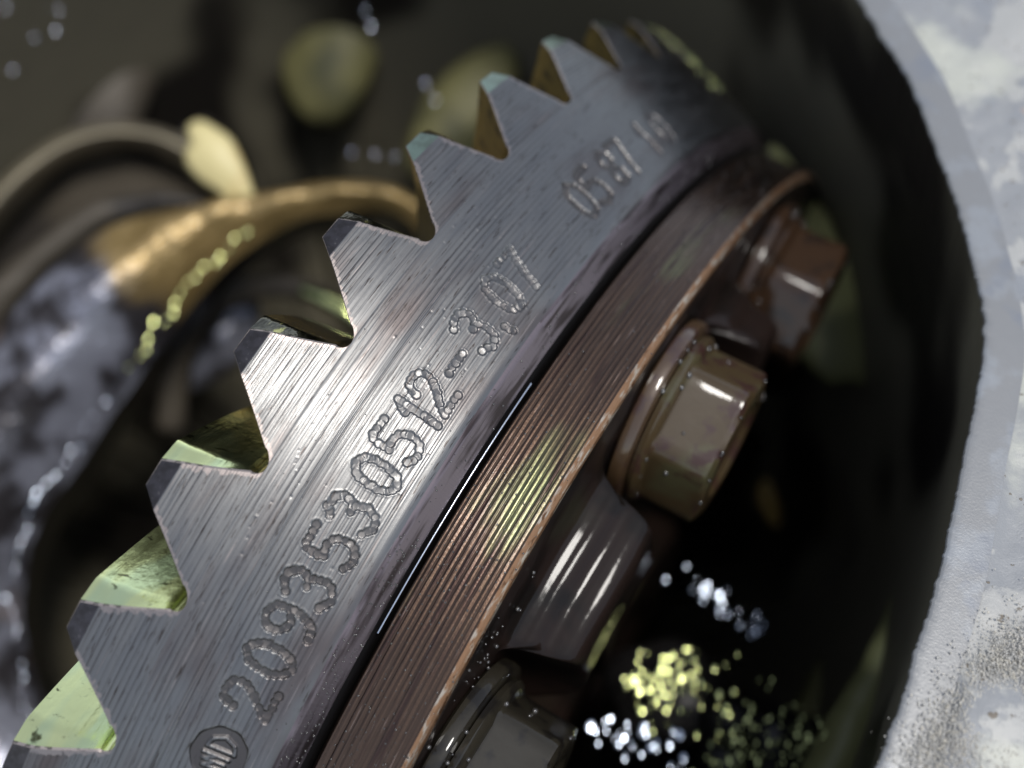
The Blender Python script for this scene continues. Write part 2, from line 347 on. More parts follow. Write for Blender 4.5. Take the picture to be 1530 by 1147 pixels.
def stamp_field(U, Sv, H):                   # U arc mm (at r=97), Sv s mm regular grids
    du = U[1] - U[0]; ds = Sv[1] - Sv[0]
    def patch(u, s, rad):
        i0 = max(0, int((u - rad - U[0]) / du)); i1 = min(len(U), int((u + rad - U[0]) / du) + 2)
        j0 = max(0, int((s - rad - Sv[0]) / ds)); j1 = min(len(Sv), int((s + rad - Sv[0]) / ds) + 2)
        return (slice(j0, j1), slice(i0, i1))
    for u, s, R, dep in stamp_dots():
        a = rnd.uniform(0, 6.28); tilt = rnd.uniform(.05, .20)
        sl_ = patch(u, s, R * 1.9)
        X = U[None, sl_[1]] - u; Y = Sv[sl_[0], None] - s; d = np.hypot(X, Y)
        h = H[sl_]
        inside = 1 - sstep(R * .80, R * 1.0, d)
        bowl = -dep * (1 - .15 * (d / R) ** 2) + tilt * (X * math.cos(a) + Y * math.sin(a))
        H[sl_] = h * (1 - inside) + bowl * inside + .012 * np.exp(-((d - R * 1.18) / (.14 * R + .03)) ** 2) * (d > R * .9) * (h > -.03)
    # round maker's mark, partly past the foot of the picture
    cu, cs, Rc = math.radians(31.95) * 97, 9.0, 2.75
    sl_ = patch(cu, cs, 4); X = U[None, sl_[1]] - cu; Y = Sv[sl_[0], None] - cs; d = np.hypot(X, Y); h = H[sl_]
    wob = .08 * np.cos(9 * np.arctan2(Y, X))
    ins = 1 - sstep(Rc - .2, Rc + wob, d)
    f = -.20 * ins + .03 * np.exp(-((d - Rc - .25) / .2) ** 2)
    raise_ = np.zeros_like(f)
    def bar(x0, y0, x1, y1, w=.22):
        t = np.clip(((X - x0) * (x1 - x0) + (Y - y0) * (y1 - y0)) / ((x1 - x0) ** 2 + (y1 - y0) ** 2), 0, 1)
        return np.exp(-(np.hypot(X - x0 - t * (x1 - x0), Y - y0 - t * (y1 - y0)) / w) ** 4)
    for b_ in ((1.5, -1, 1.5, 1), (.9, -1.2, .9, .9), (1.5, -1, .9, 0), (.9, -1.2, .3, 0), (.3, -1.4, .3, 1.1), (-.4, -1.3, -.4, 1.4), (-.4, -1.3, -1.2, -1.1), (-1.2, -1.1, -1.7, 0), (-1.7, 0, -1.2, 1.1), (-1.2, 1.1, -.4, 1.4)):
        raise_ = np.maximum(raise_, bar(*b_))
    H[sl_] = h * (1 - ins) + f + .17 * raise_ * ins
    return H

gear = empty('ring_gear', GM, label='large toothed steel ring gear with stamped digits on its turned rim', cat='gear')
def cone_pts(th, s, h):                      # -> gear-frame mm
    r, z = prof_rz(s); r = r + h * CN[0]; z = z + h * CN[1]
    return np.stack([r * np.cos(th), r * np.sin(th), z + 0 * th], -1)
# dense visible part of the rim face
U = np.arange(math.radians(-46) * 97, math.radians(48) * 97, .085); Sv = np.linspace(0, SLEN, 190)
H = np.zeros((len(Sv), len(U)))
H = stamp_field(U, Sv, H)
clean = 1 - sstep(.03, .10, np.abs(H)) * .85
wobble = 1 + .25 * np.sin(U / 7.3)[None] * np.cos(Sv / 3.)[:, None]
fade = (.45 + .55 * sstep(math.radians(-14) * 97, math.radians(2) * 97, U))[None]
PIT = sstep(.03, .09, -H)
TURN = 1 - sstep(.02, .07, np.abs(H))
H = H + (ripple(Sv)[:, None]) * clean * wobble * np.where(Sv[:, None] < 12, fade, 1)
# small knocks and pits
for _ in range(260):
    u0, s0, r0 = RNG.uniform(U[0], U[-1]), RNG.uniform(.3, 12.5), RNG.uniform(.06, .16)
    i = int((u0 - U[0]) / .085); j = int(s0 / (Sv[1]))
    a, b, c, d = max(0, j - 4), j + 5, max(0, i - 4), i + 5
    X = U[None, c:d] - u0; Y = Sv[a:b, None] - s0
    H[a:b, c:d] += RNG.choice([-1, 1], p=[.6, .4]) * .03 * np.exp(-(X**2 + Y**2) / r0**2)
TH = (U / 97)[None] + 0 * Sv[:, None]; SS = Sv[:, None] + 0 * U[None]
V = cone_pts(TH, SS, H).reshape(-1, 3) * S
uv = np.stack([TH * 97, SS], -1).reshape(-1, 2)
rim = mesh('rim_face', V, gridF(len(Sv), len(U), flip=True), M['face'], gear, uv=uv, attrs=dict(edge_mm=np.full(SS.size, 9.), pit=(PIT * (.35 + .5 * sstep(14, 20, np.degrees(TH)) + .45 * (TH < -.1))).ravel()), turned=(TURN * (1 - sstep(12.4, 13.0, SS)) * (.4 + .6 * sstep(-16, 0, np.degrees(TH)))).ravel())
# the rest of the rim face, out of the picture
th2 = np.linspace(U[-1] / 97, U[0] / 97 + 2 * math.pi, 260); s2 = np.linspace(0, SLEN, 20)
A, B = np.meshgrid(th2, s2)
V2 = cone_pts(A, B, 0 * A).reshape(-1, 3) * S
mesh('rim_face', V2, gridF(20, 260, flip=True), M['face'], gear, uv=np.stack([A * 97, B], -1).reshape(-1, 2), attrs=dict(edge_mm=np.full(A.size, 9.)))
# lip chamfer, dark groove, inner cone, bore
full = np.linspace(0, 2 * math.pi, 721)
def rev_part(name, pts, mat, parent, step=.25, flip=True, mats=None, th=full, sharp=None):
    pf = fine_profile(pts, step); V, F = revolve(pf, th, flip)
    L = np.r_[0, np.cumsum(np.linalg.norm(np.diff(pf, axis=0), axis=1))]
    uvv = np.stack([np.tile(th * 95, len(pf)), np.repeat(L, len(th))], -1)
    return mesh(name, V * S, F, mat, parent, uv=uvv, sharp=sharp)
r_end, z_end = prof_rz(SLEN); r_end = float(r_end) - .15 * CN[0]; z_end = float(z_end) - .15 * CN[1]
rev_part('lip_chamfer', [(r_end, z_end), (93.75, 13.15), (91.75, 14.55)], M['chamfer'], gear)
rev_part('groove', [(91.75, 14.55), (91.1, 14.75), (90.2, 14.85), (88.5, 14.8), (60, 14.8), (60, -14), (71.6, -9.9)], M['gap'], gear, step=3, sharp=30)
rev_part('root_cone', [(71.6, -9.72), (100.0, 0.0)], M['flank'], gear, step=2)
# --- one tooth, shared by all 43
HT = TL
def half_w(h):                               # half widths (towards -u, towards +u), mm at the root circle
    h = np.asarray(h, float)
    base = np.where(h < 1.15, 7.3 - 1.25 * np.sqrt(np.clip(1 - (1 - h / 1.15) ** 2, 0, 1)), 0)
    lin = 6.05 - (h - 1.15) * (6.05 - 1.38) / (HT - 1.15)
    lin = lin + .28 * np.sin(np.clip((h - 1.15) / (HT - 1.15), 0, 1) * math.pi) * -.6
    return np.where(h < 1.15, base, lin)
SH = -DP * PITCH * 100 / HT                  # lean of the tooth per mm of height (u = arc)
c_in = 0.13
hs = np.linspace(0, HT - c_in, 150); _t = np.linspace(-1, 1, 31); cols_ = np.sign(_t) * (1 - (1 - np.abs(_t)) ** 1.7)
hw = np.maximum(half_w(hs) - c_in * sstep(0.3, 1.0, hs), .3)
Uu = cols_[None] * hw[:, None] + (SH * hs)[:, None]; Ss = -hs[:, None] + 0 * Uu
nzv = vnoise(np.stack([Uu * 1.0, Ss * 3, 0 * Uu], -1), 1.5) * .003
Hh = ripple(Ss) + nzv
def tooth_pt(u, s, h=0): return cone_pts(u / 100.0, s, h)
Vt = [tooth_pt(Uu, Ss, Hh).reshape(-1, 3)]; Ft = [gridF(len(hs), 31, flip=False)]
uvt = [np.stack([Uu, Ss], -1).reshape(-1, 2)]; mit = [np.where(np.repeat(hs[:-1], 30) > 6.95, 4, 0)]
# outline (left valley -> crest -> right valley)
ho = np.r_[np.linspace(0, 1.15, 9), np.linspace(1.7, HT, 16)]
def outline(inset):
    hh = ho.copy(); hh[-1] = HT - inset
    w_ = half_w(hh) - inset * sstep(.3, 1.0, hh); 
    Lf = np.stack([-w_ + SH * hh, -hh], -1); Rt = np.stack([w_ + SH * hh, -hh], -1)[::-1]
    mid = np.stack([np.linspace(Lf[-1][0], Rt[0][0], 5)[1:-1], np.full(3, -hh[-1])], -1)
    return np.vstack([Lf, mid, Rt])
A0 = 105.7; ZA = -34.3
def section(P, l):                           # scale to the apex and turn with the spiral
    k = 1 - l / A0; ph = math.radians(-.285) * l
    Q = P.copy(); Q[:, 2] = ZA + (Q[:, 2] - ZA) * k; Q[:, :2] *= k
    c, s_ = math.cos(ph), math.sin(ph); x = Q[:, 0] * c - Q[:, 1] * s_; y = Q[:, 0] * s_ + Q[:, 1] * c
    Q[:, 0], Q[:, 1] = x, y; return Q
o0 = outline(c_in); o1 = outline(0.0)
n0 = len(o0)
P0 = tooth_pt(o0[:, 0], o0[:, 1], ripple(o0[:, 1])); P1 = tooth_pt(o1[:, 0], o1[:, 1], 0)
rows = [P0, section(P1, .16)]; off = len(Vt[0])
Vt.append(np.vstack(rows)); Ft.append(gridF(2, n0, off=off)); uvt.append(np.vstack([o0, o1])); mit.append(np.ones(len(Ft[-1])))
off += 2 * n0
ls = np.r_[.16, .5, .9, 1.3, np.linspace(2, 31, 32)]
def widened(l):                              # the crest is chamfered back on one side at the heel of the tooth
    o2 = o1.copy(); k = sstep(.1, 1.3, l) * 1.5
    left = np.arange(n0) < len(ho) + 2; o2[left, 0] -= k * np.clip(-o1[left, 1] / HT, 0, 1) ** 1.5
    return tooth_pt(o2[:, 0], o2[:, 1], 0)
Vt.append(np.vstack([section(widened(l), l) for l in ls])); Ft.append(gridF(len(ls), n0, off=off))
arc = np.r_[0, np.cumsum(np.linalg.norm(np.diff(o1, axis=0), axis=1))]
uvt.append(np.vstack([np.stack([arc, np.full(n0, l)], -1) for l in ls]))
cr = np.tile((np.arange(n0 - 1) >= len(ho) - 1) & (np.arange(n0 - 1) < len(ho) + 3), (len(ls) - 1, 1)).ravel()
mit.append(np.where(cr, 3, 2))
_e0 = ((1 - np.abs(cols_))[None] * hw[:, None] + 0 * Uu).ravel(); _ed = np.r_[_e0, np.full(sum(len(v) for v in Vt) - len(_e0), 9.)]
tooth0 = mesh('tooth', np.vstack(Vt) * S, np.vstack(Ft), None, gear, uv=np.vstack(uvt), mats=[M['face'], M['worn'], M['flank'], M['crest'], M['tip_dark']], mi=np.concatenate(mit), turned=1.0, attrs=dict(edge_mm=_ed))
tooth0.data.set_sharp_from_angle(angle=math.radians(50))
for k in range(NT):
    o = tooth0 if k == 0 else tooth0.copy()
    if k: col.objects.link(o); o.parent = gear
    o.rotation_euler = (0, 0, PH - k * PITCH)
    for slot, mm_ in ((2, {3: 'flank_dark', 4: 'flank_dark'}.get(k, 'flank_ochre' if 5 <= k <= 9 else 'flank')), (4, 'tip_green' if 5 <= k <= 9 else 'tip_dark')):  # green and dark slots paint the reflections tooth by tooth
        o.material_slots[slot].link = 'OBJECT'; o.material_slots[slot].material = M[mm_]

# ------------------------------------------------------------------ differential carrier (rotates with the gear but bolted from behind)
carr = empty('differential_carrier', GM, label='dark oily carrier with a grooved brown flange band bolted behind the ring gear', cat='carrier')
zb = np.linspace(15.75, 23.3, 140)
rb = 91.38 + .015 * np.cos(2 * np.pi * zb / .60) + .010 * np.cos(2 * np.pi * zb / .23 + 1) + .012 * vnoise(np.stack([zb * 0, zb, zb * 0], -1), .5)
rb[0] -= .05
pts = [(89.6, 15.1), (90.6, 15.3), (91.15, 15.5)] 
V, F = revolve(pts + list(zip(rb, zb)), np.radians(np.linspace(-180, 180, 900)), True)
pf = np.array(pts + list(zip(rb, zb))); thb = np.radians(np.linspace(-180, 180, 900))
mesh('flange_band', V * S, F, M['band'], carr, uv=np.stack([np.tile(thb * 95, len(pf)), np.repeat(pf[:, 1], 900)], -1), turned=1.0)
rev_part('flange_chamfer', [(91.36, 23.3), (91.15, 23.6), (90.75, 23.95), (90.4, 24.05)], M['tan'], carr, step=.12)
rev_part('gap_highlight_strip', [(91.55, 14.95), (91.72, 15.08), (91.6, 15.2), (91.42, 15.12)], M['bright'], carr, step=.1, th=np.radians(np.linspace(3.5, 22, 200)))  # short bright strip standing in for a highlight along the gap
BTH = [-92., -62., -32., -5.5, 29.0, 60.]  # bolts that can be seen or just miss being seen
BR = 76.5
_kp = np.array([(90.4, 24.05), (87, 24.05), (84.4, 24.05), (82.4, 24.2), (81.3, 24.8), (80.95, 25.7), (80.8, 26.6), (80.5, 27.3), (80.05, 27.9), (79.8, 28.6), (79.7, 29.6), (79.55, 30.6),
                (79.2, 31.4), (78.4, 32.0), (76.5, 32.3), (72, 32.4), (68, 32.2), (65.5, 30.5), (64, 26), (62.5, 16), (60, 5), (52, 4), (41, 4), (30, 4)])
_cp = catmull(_kp, 230); tt = np.radians(np.arange(-115, 75, .3))
RR, TT = np.meshgrid(_cp[:, 0], tt, indexing='ij'); zz = np.repeat(_cp[:, 1][:, None], len(tt), 1)
dmin = np.full(RR.shape, 99.)
for b in BTH:
    a = math.radians(b); dmin = np.minimum(dmin, np.hypot(RR * np.cos(TT) - BR * math.cos(a), RR * np.sin(TT) - BR * math.sin(a)))
mk = sstep(12.7, 15.2, dmin + .35 * vnoise(np.stack([RR * np.cos(TT), RR * np.sin(TT), 0 * RR], -1), 5.))
zz = np.where(zz > 24.05, 24.05 + (zz - 24.05) * mk, zz)
P = np.stack([RR * np.cos(TT), RR * np.sin(TT), zz], -1); P[..., 2] += .10 * vnoise(P, 4.) * (RR < 89)
mesh('carrier_body', P.reshape(-1, 3) * S, gridF(len(_cp), len(tt), flip=True), M['carrier'], carr)
rev_part('carrier_hub', [(30, 4), (30, 26), (28, 28), (16, 28), (16, -8), (58, -8)], M['carrier'], carr, step=2, sharp=35)
# web rib running from the boss towards the hub
def prism(name, outline_xyz, thick, mat, parent, nrm):
    P = np.asarray(outline_xyz, float); n = len(P); V = np.vstack([P, P + np.asarray(nrm) * thick])
    F = [tuple(range(n))[::-1], tuple(range(n, 2 * n))] + [(i, (i + 1) % n, (i + 1) % n + n, i + n) for i in range(n)]
    return mesh(name, V * S, F, mat, parent, smooth=False)
for a in (10,):
    ca, sa = math.cos(math.radians(a)), math.sin(math.radians(a))
    prism('web_rib', [(74 * ca, 74 * sa, 28), (74 * ca, 74 * sa, 30.5), (50 * ca, 50 * sa, 31), (30 * ca, 30 * sa, 30), (30 * ca, 30 * sa, 20), (60 * ca, 60 * sa, 20)], 3.5, M['carrier'], carr, (-sa, ca, 0))

# ------------------------------------------------------------------ flange bolts
def bolt_parts(root, rot, mb, mw):
    def loft(name, rings, mat, closed_top=True, sharp=35):
        n = len(rings[0]); V = np.vstack(rings); F = [tuple(q) for q in gridF(len(rings), n, True)]
        if closed_top: F.append(tuple(range((len(rings) - 1) * n, len(rings) * n)))
        return mesh(name, V * S, F, mat, root, sharp=sharp)
    ang = np.linspace(0, 2 * math.pi, 73)[:-1]
    def circ(r, z): return np.stack([r * np.cos(ang), r * np.sin(ang), 0 * ang + z], -1)
    def hexr(af, z, k=1.0):                  # rounded hexagon
        m_ = ((ang - rot + math.pi / 6) % (math.pi / 3)) - math.pi / 6
        r = np.minimum(af / np.cos(m_), af * 1.122) * k
        return np.stack([r * np.cos(ang), r * np.sin(ang), 0 * ang + z], -1)
    loft('washer', [circ(11.4, 0.05), circ(11.9, .4), circ(12.0, 1.5), circ(11.8, 1.9), circ(11.2, 2.1), circ(10.2, 2.15)], mw)
    loft('bolt_flange', [circ(10.0, 2.1), circ(10.6, 2.3), circ(10.7, 2.9), circ(10.3, 3.4), circ(9.4, 3.7)], mb)
    loft('bolt_head', [hexr(8.7, 3.5, 1.04), hexr(8.7, 4.0), hexr(8.7, 9.9), hexr(8.6, 10.3), circ(8.55, 10.7), circ(8.2, 10.8), circ(6.2, 10.8), circ(5.8, 10.2), circ(2, 10.2)], mb)
labs = ['dark bolt hidden beyond the far turn of the flange', 'blurred brown hex bolt at the far upper end of the flange',
        'large brown hex bolt near the middle of the flange back', 'dark oily hex bolt at the foot of the flange beside the bright droplets']
for b, lb, rot, mb, mw in ((-32., labs[1], 30, M['bolt_brown'], M['bolt_brown']), (-5.5, labs[2], 30, M['bolt'], M['washer']), (29., labs[3], 30, M['bolt_dark'], M['bolt_dark'])):
    a = math.radians(b)
    m4 = GM @ (Matrix.Translation((BR * math.cos(a) * S, BR * math.sin(a) * S, 24.05 * S)) @ Matrix.Rotation(a, 4, 'Z'))
    e = empty('flange_bolt', m4, label=lb, cat='bolt', group='bolts round the back of the carrier flange')
    bolt_parts(e, math.radians(rot), mb, mw)
    n = 26; an = RNG.uniform(-1.6, 1.6, n); zt = RNG.choice([2.2, 3.6, 10.7, 6.0], n, p=[.3, .2, .3, .2]); rq = np.where(zt < 3, 11.2, np.where(zt < 4, 9.9, 8.9))
    blob_mesh('oil_droplets', np.stack([rq * np.cos(an), rq * np.sin(an), zt], -1), RNG.uniform(.12, .38, n), M['drop'], e, lambda q: np.asarray(q) * S, None, 2)

# ------------------------------------------------------------------ housing
hc = px(1400, 700, 112)
hous = empty('differential_housing', world_at(hc), label='cast aluminium housing with a pale machined flange round a black oily opening', cat='housing')
def loc(P, c=hc): return c2w(P) - c2w(c)
EC = [(1285, 0), (1330, 70), (1365, 130), (1400, 220), (1430, 300), (1452, 380), (1467, 450), (1471, 520), (1458, 600), (1440, 680), (1425, 760), (1406, 850),
      (1385, 920), (1365, 980), (1350, 1040), (1330, 1090), (1310, 1147), (1275, 1240), (1200, 1380), (1000, 1600), (600, 1800), (100, 1850), (-350, 1650), (-600, 1250),
      (-700, 800), (-650, 300), (-450, -100), (-100, -350), (300, -480), (700, -450), (1000, -330), (1160, -190), (1235, -80)]
def plane_Z(x, y): return 1.0 / np.clip((1 / 108.) + 2.9e-6 * (y - 800), .0045, .0128)
PL = catmull(np.vstack([EC, EC[:1]]), 1700)[:-1]
nE = len(PL)
t_ = np.arange(nE)
jag = vnoise(np.stack([PL[:, 0], PL[:, 1], 0 * t_], -1), 14.) * 1.6 + vnoise(np.stack([PL[:, 0], PL[:, 1], 0 * t_ + 9], -1), 5.) * 1.0 + 3.0 * np.clip(vnoise(np.stack([PL[:, 0], PL[:, 1], 0 * t_ + 5.], -1), 9.) - 1.3, 0, 1)
tan = np.roll(PL, -1, 0) - np.roll(PL, 1, 0); tan /= np.linalg.norm(tan, axis=1)[:, None]; nrm2 = np.stack([tan[:, 1], -tan[:, 0]], -1)
cen = PL.mean(0); sgn = np.sign(((PL - cen) * nrm2).sum(1)).mean(); nrm2 *= sgn
Eimg = PL + nrm2 * jag[:, None] * -0.8
E3 = np.array([px(x, y, plane_Z(x, y)) for x, y in Eimg])
pc = E3.mean(0); uu, ss_, vv = np.linalg.svd(E3 - pc); pn = vv[2]; pn = pn if pn[2] > 0 else -pn     # into the housing
def inplane(v): return v - (v @ pn)[:, None] * pn
sm3 = np.array([px(x, y, plane_Z(x, y)) for x, y in PL])
tg = np.roll(sm3, -1, 0) - np.roll(sm3, 1, 0); k_ = 15
tg = sum(np.roll(tg, j, 0) for j in range(-k_, k_ + 1)); tg /= np.linalg.norm(tg, axis=1)[:, None]
outn = np.cross(tg, pn); outn *= np.sign(((sm3 - sm3.mean(0)) * outn).sum(1)).mean()
Eu = E3
# machined lip: narrow even strip next to the opening
def ring(off, down, nz=0., sc_=6.):
    Q = sm3 * min(1, off / 1.5) + Eu * (1 - min(1, off / 1.5)) + outn * off + pn * down
    if nz: Q = Q - pn * (vnoise(Q, sc_) * nz)[:, None]
    return Q
lip_rows = [ring(0, .55), ring(.02, .25), ring(.15, .08), ring(.4, .0), ring(1.2, 0, .01), ring(2.4, 0, .015), ring(3.6, .0, .015), ring(4.3, .08, .05)]
mesh('machined_lip', loc(np.vstack(lip_rows)), gridF(len(lip_rows), nE, True), M['lip'], hous)
offs = np.r_[4.25, 4.6, 5.2, np.arange(6, 30, .55), np.arange(31, 70, 2.5)]
fr = []
for o_ in offs:
    Q = ring(o_, .15)
    h_ = .22 * vnoise(Q, 5.) + .10 * vnoise(Q, 1.8) + .35 * vnoise(Q, 16.)
    fr.append(Q - pn * (np.clip(h_, -.4, .9) * sstep(4.2, 5.5, o_))[:, None])
mesh('flange_face', loc(np.vstack(fr)), gridF(len(fr), nE, True), M['flange'], hous)
# outer skirt of the casting
sk = [ring(offs[-1], .2), ring(offs[-1] + 1, 12), ring(offs[-1] + 4, 60)]
mesh('outer_skirt', loc(np.vstack(sk)), gridF(3, nE, True), M['flange'], hous)
# cavity wall and floor
wr = [ring(.0, .55), ring(.3, 1.5)]
for d_, o_ in ((6, 1.2), (14, 2.5), (26, 4.5), (42, 6), (60, 7), (80, 6), (100, 3), (120, -2), (140, -10), (158, -22), (170, -38), (178, -58)):
    wr.append(ring(o_, d_)); 
c0 = sm3.mean(0) + pn * 186
last = wr[-1]
for f_ in (.75, .5, .25, .04): wr.append(c0 + (last - c0) * f_)
wv = np.vstack(wr); wv = wv + (vnoise(wv, 22.) * 1.6 + vnoise(wv, 7.) * .5)[:, None] * np.array([.3, .3, .9]) * np.r_[np.zeros(2 * nE), np.ones(len(wv) - 2 * nE)][:, None]
mesh('cavity_wall', loc(wv), gridF(len(wr), nE, True), M['wall'], hous)
# gritty sealant left on the flange: a crust of small grains, stuff that nobody could count
def on_flange(x, y, lift=0.): return px(x, y, plane_Z(x, y)) - pn * lift
pts = []; rad = []
while len(pts) < 8000:
    t = RNG.uniform(0, 1); cx_ = 1545 - 150 * t; cy_ = 960 + 190 * t
    x = cx_ + RNG.normal(0, 34); y = cy_ + RNG.normal(0, 30)
    pts.append(on_flange(x, y, RNG.uniform(.05, .5))); rad.append(RNG.uniform(.04, .14))
sq = RNG.uniform(.5, 1.3, (len(pts), 3)) * np.array([1, 1, .45])
blob_mesh('sealant_grit', pts, rad, M['grit'], hous, loc, sq, 1, smooth=False)

# cavity features: bosses and ribs of the casting, olive ones with reflections painted in
def lump(name, cpt, ax, ay, az, mat, parent, to_local, nz=.15, n=40, seed=0):
    th = np.linspace(0, 2 * math.pi, n + 1)[:-1]; ph = np.linspace(.02, math.pi - .02, n // 2)
    A, B = np.meshgrid(th, ph); D = np.stack([np.cos(A) * np.sin(B), np.sin(A) * np.sin(B), np.cos(B)], -1).reshape(-1, 3)
    k = 1 + nz * vnoise(D * 10 + seed * 7.7, 6.)
    V = cpt + D[:, :1] * ax * k[:, None] + D[:, 1:2] * ay * k[:, None] + D[:, 2:] * az * k[:, None]
    return mesh(name, to_local(V), gridF(n // 2, n, True), mat, parent)
def axes(w, h, d, rot):                      # pixel-free: mm sizes in the plane facing the opening, rot in degrees
    a = math.radians(rot); return np.array([math.cos(a), math.sin(a), 0]) * w, np.array([-math.sin(a), math.cos(a), 0]) * h, np.array([0, 0, 1.]) * d
lump('boss', px(500, 66, 262), *axes(12, 19, 7, 14), M['olive'], hous, loc, .05, seed=1)
lump('boss', px(235, 120, 270), *axes(10, 34, 10, -28), M['brown'], hous, loc, .1, seed=2)
lump('boss', px(60, 130, 250), *axes(26, 30, 10, 20), M['brown'], hous, loc, .15, seed=3)
lump('boss', px(690, 170, 250), *axes(9, 19, 6, 38), M['olive'], hous, loc, .06, seed=4)
lump('boss', px(1148, 752, 215), *axes(2.2, 5, 3, -12), M['amber'], hous, loc, .2, seed=15)
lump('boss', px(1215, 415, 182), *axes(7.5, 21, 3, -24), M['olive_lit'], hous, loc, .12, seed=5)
lump('boss', px(1300, 470, 222), *axes(9, 24, 6, -8), M['olive'], hous, loc, .12, seed=6)
lump('boss', px(1330, 30, 165), *axes(3, 12, 4, -28), M['olive'], hous, loc, .12, seed=7)

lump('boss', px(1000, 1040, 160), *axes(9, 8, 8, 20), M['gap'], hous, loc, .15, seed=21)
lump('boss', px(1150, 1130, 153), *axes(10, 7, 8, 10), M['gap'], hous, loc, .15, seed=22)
# ribs low on the right, light painted into their olive
def tube(name, pts, rad, mat, parent, to_local, n=14, m=60, nz=0):
    C = catmull(pts, m); r = np.interp(np.linspace(0, 1, m), np.linspace(0, 1, len(rad)), rad)
    T = np.gradient(C, axis=0); T /= np.linalg.norm(T, axis=1)[:, None]
    up_ = np.array([0, 0, 1.]); A = np.cross(T, up_); A /= np.linalg.norm(A, axis=1)[:, None]; B = np.cross(T, A)
    an = np.linspace(0, 2 * math.pi, n + 1)[:-1]
    V = C[:, None] + r[:, None, None] * (np.cos(an)[None, :, None] * A[:, None] + np.sin(an)[None, :, None] * B[:, None])
    V = V.reshape(-1, 3)
    if nz: V = V + (vnoise(V, 4.) * nz)[:, None] * np.array([.6, .6, .6])
    F = [tuple(q) for q in gridF(m, n, True)] + [tuple(range(n))[::-1], tuple(range((m - 1) * n, m * n))]
    return mesh(name, to_local(V), F, mat, parent)
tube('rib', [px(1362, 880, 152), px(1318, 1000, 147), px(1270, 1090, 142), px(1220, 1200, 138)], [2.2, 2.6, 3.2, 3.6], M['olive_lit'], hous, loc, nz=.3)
tube('rib', [px(1262, 930, 190), px(1225, 1030, 182), px(1180, 1120, 176), px(1130, 1220, 170)], [1.2, 2.6, 3.4, 4], M['olive'], hous, loc, nz=.3)

# ------------------------------------------------------------------ pinion side castings on the left
cc = px(200, 600, 190)
seat = empty('pinion_casting', world_at(cc), label='blurred grey and amber bearing seat casting curving round a black bore', cat='casting')
def locs(P): return c2w(P) - c2w(cc)
def loft_curves(name, curves, mat, parent, to_local, m=90, sub=6, nz=0., sc_=6., amber=False):
    C = np.array([catmull([px(*q) for q in c], m) for c in curves])       # k, m, 3
    k = len(curves); out = catmull(C.reshape(k, -1), (k - 1) * sub + 1).reshape(-1, m, 3)
    V = out.reshape(-1, 3)
    if nz: V = V + (vnoise(V, sc_) * nz)[:, None] * np.array([.2, .2, 1])
    at = dict(amber=np.tile(1 - sstep(.30, .48, np.linspace(0, 1, m)), len(out))) if amber else None
    return mesh(name, to_local(V), gridF(len(out), m), mat, parent, attrs=at)
Ci = [(700, 460, 206), (600, 345, 200), (520, 338, 202), (440, 360, 204), (370, 405, 206), (310, 470, 207), (245, 560, 207), (190, 640, 206), (130, 730, 204), (85, 800, 202), (62, 880, 200), (66, 960, 198), (95, 1040, 196), (140, 1120, 194)]
C0 = [(700, 440, 196), (600, 325, 190), (510, 318, 190), (425, 340, 190), (355, 385, 190), (290, 450, 190), (230, 535, 190), (172, 615, 189), (112, 705, 188), (62, 780, 187), (38, 870, 186), (40, 960, 185), (66, 1045, 184), (110, 1130, 183)]
C1 = [(740, 400, 193), (600, 295, 187), (500, 285, 187), (400, 302, 186), (325, 350, 186), (258, 420, 185), (200, 500, 185), (140, 580, 184), (80, 670, 183), (30, 750, 182), (3, 850, 181), (3, 960, 180), (25, 1060, 179), (70, 1160, 178)]
C2 = [(750, 390, 198), (600, 285, 192), (490, 272, 191), (380, 290, 188), (285, 318, 184), (190, 385, 181), (120, 460, 179), (60, 540, 178), (0, 630, 177), (-50, 730, 176), (-80, 850, 175), (-80, 980, 175), (-60, 1100, 174), (-20, 1220, 173)]
C3 = [(750, 400, 206), (600, 290, 200), (485, 278, 198), (370, 290, 193), (240, 318, 188), (150, 345, 185), (60, 420, 183), (0, 490, 182), (-60, 580, 181), (-110, 700, 180), (-150, 850, 180), (-150, 1000, 180), (-130, 1140, 180), (-90, 1260, 180)]
def cut(C, a, b): return C[a:b]
loft_curves('bore_wall', [Ci, C0], M['gap'], seat, locs)
loft_curves('casting_shoulder', [C0, C1, C2, C3], M['cast'], seat, locs, m=140, nz=.6, sc_=5., amber=True)
G1 = [(330, 312, 192), (250, 300, 190), (200, 308, 190), (140, 325, 189), (60, 385, 188), (0, 450, 187), (-60, 540, 186), (-110, 660, 186)]
tube('outer_lip', [px(*q) for q in G1], [.5, 1.6, 2.0, 2.6, 2.8, 2.8, 2.8], M['brown'], seat, locs, nz=.3)
# tab
import bmesh
tabo = [(345, 318), (330, 292), (300, 272), (278, 248), (276, 225), (284, 212), (278, 198), (284, 184), (302, 180), (322, 190), (345, 206), (360, 232), (372, 262), (382, 292), (392, 318)]
tc_ = catmull(np.array(tabo + tabo[:1], float), 60)[:-1]
cm = tc_.mean(0)
rings_ = []
for f_, z_ in ((.80, 189.5), (.93, 190.3), (1.0, 191.8), (1.0, 194.5), (.92, 196)):
    rings_.append(np.array([px(*(cm + (q - cm) * f_), z_) for q in tc_]))
V = np.vstack(rings_); nq = len(tc_); F = [tuple(q) for q in gridF(5, nq, True)] + [tuple(range(nq))[::-1], tuple(range(4 * nq, 5 * nq))]
tab = empty('yellow_tab', world_at(px(350, 310, 192)), label='pale yellow rounded tab standing up from the amber rim', cat='tab')
tb = mesh('tab_body', c2w(V) - c2w(px(350, 310, 192)), F, M['tab'], tab)

